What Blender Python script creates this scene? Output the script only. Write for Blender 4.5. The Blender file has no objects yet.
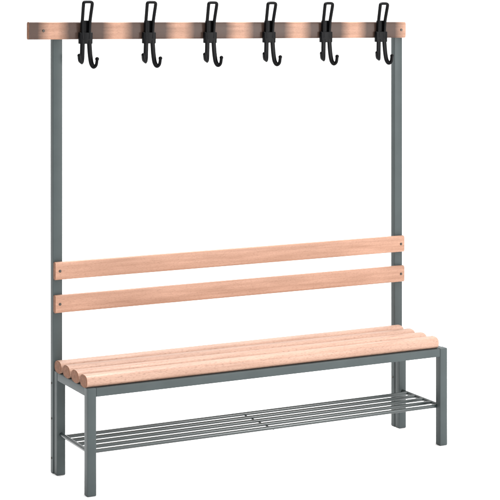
import bpy, bmesh, math, random
from mathutils import Vector, Matrix

# camera position, yaw, focal length and horizon solved once from the photograph
cx,cy,cz,yaw,f,h=-2.9836,-5.7395,1.7641,-.4766,1708.4551,-7.8647
# bench dimensions (m)
D,zA,zB,zC,zD,zF=.1644,.7766,.7113,.6556,.5902,.3787
Hx=.735; T=.033; H=1.65

S=bpy.context.scene
S.view_settings.view_transform='Standard'; S.view_settings.look='None'; S.view_settings.exposure=0
col=S.collection
def finish(bm,name,mat,parent=None,loc=(0,0,0),smooth=True,endmat=False):
    me=bpy.data.meshes.new(name); bmesh.ops.recalc_face_normals(bm,faces=bm.faces)
    if endmat:
        for fc in bm.faces:
            if abs(fc.normal.x)>.6: fc.material_index=1
    bm.to_mesh(me); bm.free()
    for pl in me.polygons: pl.use_smooth=smooth
    if smooth: me.set_sharp_from_angle(angle=math.radians(40))
    o=bpy.data.objects.new(name,me); col.objects.link(o)
    for m in (mat if isinstance(mat,list) else [mat]): me.materials.append(m)
    o.location=loc
    if parent: o.parent=parent
    return o
def prism(bm,prof,a,b,axis='x',e=.0015):
    def mk(t,p):
        if axis=='x': return (t,p[0],p[1])
        if axis=='y': return (p[0],t,p[1])
        return (p[0],p[1],t)
    cxm=sum(q[0] for q in prof)/len(prof); cym=sum(q[1] for q in prof)/len(prof)
    hx=max(abs(q[0]-cxm) for q in prof); hy=max(abs(q[1]-cym) for q in prof)
    def sc(q): return (cxm+(q[0]-cxm)*(1-e/hx), cym+(q[1]-cym)*(1-e/hy))
    rings=[]
    for t,pr in ((a,[sc(q) for q in prof]),(a+e,prof),(b-e,prof),(b,[sc(q) for q in prof])):
        rings.append([bm.verts.new(mk(t,q)) for q in pr])
    n=len(prof)
    for i in range(3):
        for j in range(n):
            bm.faces.new((rings[i][j],rings[i][(j+1)%n],rings[i+1][(j+1)%n],rings[i+1][j]))
    bm.faces.new(rings[0]); bm.faces.new(rings[3])
def rrect(cx_,cy_,w,hh,r,seg=5):
    o=[]
    for (sx,sy,a0) in ((1,1,0),(-1,1,90),(-1,-1,180),(1,-1,270)):
        for k in range(seg+1):
            a=math.radians(a0+90*k/seg)
            o.append((cx_+sx*(w/2-r)+r*math.cos(a),cy_+sy*(hh/2-r)+r*math.sin(a)))
    return o
def superell(cx_,cy_,w,hh,n=2.6,seg=48):
    o=[]
    for k in range(seg):
        a=2*math.pi*k/seg; c_,s_=math.cos(a),math.sin(a)
        o.append((cx_+w/2*math.copysign(abs(c_)**(2/n),c_),cy_+hh/2*math.copysign(abs(s_)**(2/n),s_)))
    return o
def sweep(bm,pts,radii,n=12,flat=None):
    pts=[Vector(q) for q in pts]; rings=[]; nrm=None
    for i,q in enumerate(pts):
        t=(pts[min(i+1,len(pts)-1)]-pts[max(i-1,0)]).normalized()
        if nrm is None: nrm=(Vector((1,0,0))-t*t.x).normalized() if abs(t.x)<.95 else t.orthogonal().normalized()
        nrm=(nrm-t*nrm.dot(t)).normalized(); b=t.cross(nrm)
        ra,rb=(radii[i],radii[i]) if flat is None else (flat[0]*radii[i],flat[1]*radii[i])
        ring=[]
        for k in range(n):
            a=2*math.pi*k/n; c_,s_=math.cos(a),math.sin(a)
            if flat: c_,s_=math.copysign(abs(c_)**.5,c_),math.copysign(abs(s_)**.5,s_)
            ring.append(bm.verts.new(q+ra*c_*nrm+rb*s_*b))
        rings.append(ring)
    for i in range(len(rings)-1):
        for k in range(n):
            bm.faces.new((rings[i][k],rings[i][(k+1)%n],rings[i+1][(k+1)%n],rings[i+1][k]))
    bm.faces.new(rings[0]); bm.faces.new(rings[-1])
def catmull(P,m=8):
    P=[Vector(q) for q in P]; P=[2*P[0]-P[1]]+P+[2*P[-1]-P[-2]]; out=[]
    for i in range(1,len(P)-2):
        for k in range(m):
            t=k/m; a,b,c_,d=P[i-1:i+3]
            out.append(.5*((2*b)+(c_-a)*t+(2*a-5*b+4*c_-d)*t*t+(3*b-a-3*c_+d)*t**3))
    out.append(P[-2]); return out
def newmat(name):
    m=bpy.data.materials.new(name); m.use_nodes=True; nt=m.node_tree
    return m,nt,nt.nodes['Principled BSDF']
def N(nt,t,**k):
    n=nt.nodes.new(t)
    for a,b in k.items(): setattr(n,a,b)
    return n
HX0,HP=-.640,.2545
def wood(name,c1,c2,c3,rough=.42,patch=.25,fleck=.5,bands=False,fine=1.0):
    m,nt,b=newmat(name); L=nt.links.new
    tc=N(nt,'ShaderNodeTexCoord'); geo=N(nt,'ShaderNodeNewGeometry')
    off=N(nt,'ShaderNodeVectorMath',operation='SCALE'); comb=N(nt,'ShaderNodeCombineXYZ')
    for i in range(3): L(geo.outputs['Random Per Island'],comb.inputs[i])
    L(comb.outputs[0],off.inputs[0]); off.inputs['Scale'].default_value=7
    add=N(nt,'ShaderNodeVectorMath',operation='ADD'); L(tc.outputs['Object'],add.inputs[0]);L(off.outputs[0],add.inputs[1])
    def noise(sc,s,d=4):
        mp=N(nt,'ShaderNodeMapping'); mp.inputs['Scale'].default_value=sc
        L(add.outputs[0],mp.inputs[0]); n=N(nt,'ShaderNodeTexNoise'); n.inputs['Scale'].default_value=s; n.inputs['Detail'].default_value=d
        L(mp.outputs[0],n.inputs['Vector']); return n
    g1=noise((1.2,22,22),4,5); g2=noise((22*fine,110*fine,110*fine),4,3); g3=noise((2.2,3,3),1.4,2)
    r1=N(nt,'ShaderNodeValToRGB'); r1.color_ramp.elements[0].position=.32; r1.color_ramp.elements[1].position=.66
    r1.color_ramp.elements[0].color=(*c2,1); r1.color_ramp.elements[1].color=(*c1,1); L(g1.outputs['Fac'],r1.inputs[0])
    def mrange(src,a,b_,to):
        q=N(nt,'ShaderNodeMapRange'); q.inputs[1].default_value=a; q.inputs[2].default_value=b_; q.inputs[4].default_value=to; L(src,q.inputs[0]); return q.outputs[0]
    def mix(fac,base,c):
        q=N(nt,'ShaderNodeMix',data_type='RGBA'); L(fac,q.inputs['Factor']); L(base,q.inputs[6]); q.inputs[7].default_value=(*c,1); return q.outputs[2]
    o=mix(mrange(g2.outputs['Fac'],.52,.68,fleck),r1.outputs[0],c3)
    o=mix(mrange(g3.outputs['Fac'],.42,.68,patch),o,c3)
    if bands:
        # hook shade painted into the rail colour as dark brown zones round each hook
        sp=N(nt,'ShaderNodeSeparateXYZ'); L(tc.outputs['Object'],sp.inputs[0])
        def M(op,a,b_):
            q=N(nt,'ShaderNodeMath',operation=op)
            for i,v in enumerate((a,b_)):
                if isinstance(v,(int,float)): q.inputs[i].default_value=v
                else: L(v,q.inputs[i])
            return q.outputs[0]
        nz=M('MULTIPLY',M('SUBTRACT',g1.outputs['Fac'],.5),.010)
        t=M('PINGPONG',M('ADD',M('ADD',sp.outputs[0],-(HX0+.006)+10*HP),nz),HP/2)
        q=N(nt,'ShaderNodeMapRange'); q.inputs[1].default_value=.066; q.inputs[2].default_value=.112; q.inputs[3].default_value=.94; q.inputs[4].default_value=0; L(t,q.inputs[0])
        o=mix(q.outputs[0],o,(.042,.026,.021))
    L(o,b.inputs['Base Color']); b.inputs['Roughness'].default_value=rough; b.inputs['Specular IOR Level'].default_value=.2
    bp=N(nt,'ShaderNodeBump'); bp.inputs['Strength'].default_value=.15; bp.inputs['Distance'].default_value=.001
    L(g2.outputs['Fac'],bp.inputs['Height']); L(bp.outputs[0],b.inputs['Normal'])
    return m
beech=wood('beech_seat_wood',(.43,.275,.207),(.36,.218,.16),(.14,.075,.05),patch=.10,fleck=.5)
beech_back=wood('beech_back_wood',(.42,.24,.168),(.33,.18,.12),(.19,.098,.062),patch=.25,fleck=.4,fine=1.5)
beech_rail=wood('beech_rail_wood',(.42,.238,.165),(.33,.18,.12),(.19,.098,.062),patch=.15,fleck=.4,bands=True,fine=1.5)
endgrain=wood('beech_end_grain',(.24,.112,.066),(.16,.074,.042),(.085,.038,.024),rough=.7)
def paint(name,c,rough,metal=0,bump=.05,spec=.5):
    m,nt,b=newmat(name); L=nt.links.new
    tc=N(nt,'ShaderNodeTexCoord'); n=N(nt,'ShaderNodeTexNoise'); n.inputs['Scale'].default_value=9; n.inputs['Detail'].default_value=4
    L(tc.outputs['Object'],n.inputs['Vector'])
    r=N(nt,'ShaderNodeValToRGB'); r.color_ramp.elements[0].color=(*[x*.8 for x in c],1); r.color_ramp.elements[1].color=(*[x*1.18 for x in c],1)
    L(n.outputs['Fac'],r.inputs[0]); L(r.outputs[0],b.inputs['Base Color'])
    b.inputs['Roughness'].default_value=rough; b.inputs['Metallic'].default_value=metal; b.inputs['Specular IOR Level'].default_value=spec
    n2=N(nt,'ShaderNodeTexNoise'); n2.inputs['Scale'].default_value=600; L(tc.outputs['Object'],n2.inputs['Vector'])
    bp=N(nt,'ShaderNodeBump'); bp.inputs['Strength'].default_value=bump; bp.inputs['Distance'].default_value=.001
    L(n2.outputs['Fac'],bp.inputs['Height']); L(bp.outputs[0],b.inputs['Normal']); return m
steel=paint('grey_powder_coated_steel',(.056,.068,.069),.42,spec=.14)
wire=paint('rack_steel',(.026,.035,.035),.24,spec=.6)
black=paint('black_plastic',(.0015,.0015,.002),.45,spec=.1)
zinc=paint('screw_metal',(.05,.045,.04),.4,.5)
white,nt,b=newmat('white_studio_floor'); b.inputs['Roughness'].default_value=.9; b.inputs['Specular IOR Level'].default_value=0
n=N(nt,'ShaderNodeTexNoise'); n.inputs['Scale'].default_value=3
r=N(nt,'ShaderNodeValToRGB'); r.color_ramp.elements[0].color=(.95,.95,.95,1); r.color_ramp.elements[1].color=(.97,.97,.97,1)
nt.links.new(n.outputs['Fac'],r.inputs[0]); nt.links.new(r.outputs[0],b.inputs['Base Color'])

bm=bmesh.new(); bmesh.ops.create_circle(bm,cap_ends=True,radius=400,segments=96)
fl=finish(bm,'floor',white,smooth=False); fl['kind']='structure'

bench=bpy.data.objects.new('cloakroom_bench',None); col.objects.link(bench); bench.empty_display_size=.2
bench['label']='cloakroom bench with beech slats, grey steel frame and black hooks'
bench['category']='bench'
def tube(name,x,y,z0,z1,parent,wx=T,wy=T):
    bm=bmesh.new(); prism(bm,rrect(0,0,wx,wy,.0025,3),z0,z1,'z'); return finish(bm,name,steel,parent,(x,y,0))
def screw(x,y,z,parent,ax='y',r_=.005):
    bm=bmesh.new()
    P=[(0,.002,0),(0,-.0015,0),(0,-.003,0)] if ax=='y' else [(.002,0,0),(-.0015,0,0),(-.003,0,0)]
    sweep(bm,P,[r_,r_,r_*.7],14)
    return finish(bm,'screw',zinc,parent,(x,y,z))
yp=D; yr=D-.030-.002          # upright, and bench's own rear leg bolted in front of it
for sx in (-1,1):
    q=tube('post',sx*(Hx+.001),yp,.001,H-.010,bench,.037,.028)
    for zz in (.055,.20,.33): screw(-(.037/2),.0,zz,q,'x',.004)
    tube('leg',sx*Hx,-D,.001,zF,bench); tube('leg',sx*Hx,yr,.001,zF,bench,T,T-.002)
bm=bmesh.new(); zc=zF-T/2; q_=T-.002
prism(bm,rrect(-D,zc,q_,q_,.003,3),-Hx+T/2,Hx-T/2,'x')
prism(bm,rrect(yr,zc,q_,q_-.002,.003,3),-Hx+T/2,Hx-T/2,'x')
for sx in (-1,1): prism(bm,rrect(sx*Hx,zc,q_,q_,.003,3),-D+T/2,yr-T/2+.001,'y')
finish(bm,'seat_frame',steel,bench)
th=.045; sw=.071; ys=-D-.012+sw/2
bm=bmesh.new(); pitch=(D-.015-.004-sw/2-ys)/3
for i in range(4):
    prism(bm,superell(ys+pitch*i,zF-.003+th/2,pitch-.018,th,2.55),-.752,.718,'x',.002)
finish(bm,'seat',[beech,endgrain],bench,endmat=True)
yb=yp-.014
bm=bmesh.new()
for a,b_ in ((zA,zB),(zC,zD)):
    prism(bm,rrect(yb-.011,(a+b_)/2,.020,a-b_,.007,4),-.754,.752,'x')
back=finish(bm,'backrest',[beech_back,endgrain],bench,endmat=True)
for sx in (-1,1):
    for zz in ((zA+zB)/2,(zC+zD)/2): screw(sx*Hx,yb-.021,zz,back)
zr=1.617; rh=.064
bm=bmesh.new()
prism(bm,rrect(yb-.012,0,.022,rh,.007,4),-.857,.757,'x')
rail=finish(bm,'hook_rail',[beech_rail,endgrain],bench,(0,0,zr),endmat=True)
rail.rotation_euler=(0,.008,0)
for x in (-.80,.735): screw(x,yb-.023,0,rail)
def hook():
    bm=bmesh.new()
    # thin back plate, and a wide block clamped at the rail's lower edge
    prism(bm,rrect(0,-.003,.034,.007,.002,3),-.034,.038,'z')
    prism(bm,rrect(0,-.009,.052,.018,.004,3),-.048,-.006,'z')
    # long flat-topped loop of flat strap running down over the rail
    P=catmull([(-.013,-.012,-.03),(-.014,-.012,.0),(-.015,-.015,.035),(-.016,-.022,.065),(-.017,-.029,.092),(-.0165,-.031,.102),(-.012,-.032,.106),(0,-.032,.1065),(.012,-.032,.106),(.0165,-.031,.102),(.017,-.029,.092),(.016,-.022,.065),(.015,-.015,.035),(.014,-.012,.0),(.013,-.012,-.03)],6)
    sweep(bm,P,[1]*len(P),14,flat=(.0052,.0066))
    # two lower prongs, the left one shorter, tips turned up and outwards
    for s,k in ((-1,.90),(1,1.03)):
        P=catmull([(s*.013,-.013,-.03),(s*.014,-.015,-.06*k),(s*.016,-.018,-.092*k),(s*.019,-.023,-.117*k),(s*.025,-.031,-.128*k),(s*.032,-.037,-.121*k),(s*.035,-.038,-.100*k)],6)
        sweep(bm,P,[1]*len(P),14,flat=(.0086,.0048))
        bmesh.ops.create_uvsphere(bm,u_segments=14,v_segments=10,radius=.0076,matrix=Matrix.Translation(P[-1]))
    return finish(bm,'coat_hook',black,rail)
hk=hook()
for i in range(6):
    o=hk if i==0 else hk.copy()
    if i: col.objects.link(o); o.parent=rail
    o.location=(HX0+HP*i,yb-.0235,0)
zk=.150
bm=bmesh.new()
y0,y1=-D+.014,yr-.052
for i in range(5):
    y=y0+(y1-y0)*i/4
    sweep(bm,[(-Hx+.004,y,zk),(Hx-.004,y,zk)],[.0070]*2,16)
for x in (-Hx,Hx):
    sweep(bm,[(x,-D+.016,zk),(x,yr-.015,zk)],[.0075]*2,14)
sweep(bm,[(0,y0,zk-.0065),(0,y1,zk-.0065)],[.003]*2,10)
finish(bm,'shoe_rack',wire,bench)

w=bpy.data.worlds.new('World'); S.world=w; w.use_nodes=True; nt=w.node_tree
bg=nt.nodes['Background']; bg.inputs[1].default_value=1
tc=N(nt,'ShaderNodeTexCoord'); sp=N(nt,'ShaderNodeSeparateXYZ'); nt.links.new(tc.outputs['Generated'],sp.inputs[0])
r=N(nt,'ShaderNodeMapRange'); r.inputs[1].default_value=.15; r.inputs[2].default_value=.8; r.inputs[3].default_value=1.08; r.inputs[4].default_value=2.5
nt.links.new(sp.outputs[2],r.inputs[0])
# added dimming of the unseen left of the world, to shade left-facing sides
r2=N(nt,'ShaderNodeMapRange'); r2.inputs[1].default_value=-.7; r2.inputs[2].default_value=-.25; r2.inputs[3].default_value=.03; r2.inputs[4].default_value=1.0
nt.links.new(sp.outputs[0],r2.inputs[0])
mm=N(nt,'ShaderNodeMath',operation='MULTIPLY'); nt.links.new(r.outputs[0],mm.inputs[0]); nt.links.new(r2.outputs[0],mm.inputs[1])
nt.links.new(mm.outputs[0],bg.inputs[0])
def area(name,loc,size,power,target=(0,0,.8)):
    l=bpy.data.lights.new(name,'AREA'); l.energy=power; l.size=size; o=bpy.data.objects.new(name,l); col.objects.link(o)
    o.location=loc; o.rotation_euler=(Vector(target)-Vector(loc)).to_track_quat('-Z','Y').to_euler(); return o
area('top_softbox',(.2,1.2,3.8),2.2,185,(0,0,.4))
area('side_softbox',(2.0,-3.6,1.7),.8,110,(0,0,.9))
cd=bpy.data.cameras.new('camera'); co=bpy.data.objects.new('camera',cd); col.objects.link(co)
co.location=(cx,cy,cz); co.rotation_euler=(math.pi/2,0,yaw)
cd.sensor_width=36; cd.lens=f/500*36; cd.shift_y=(h-250)/500; cd.clip_end=1000
S.camera=co
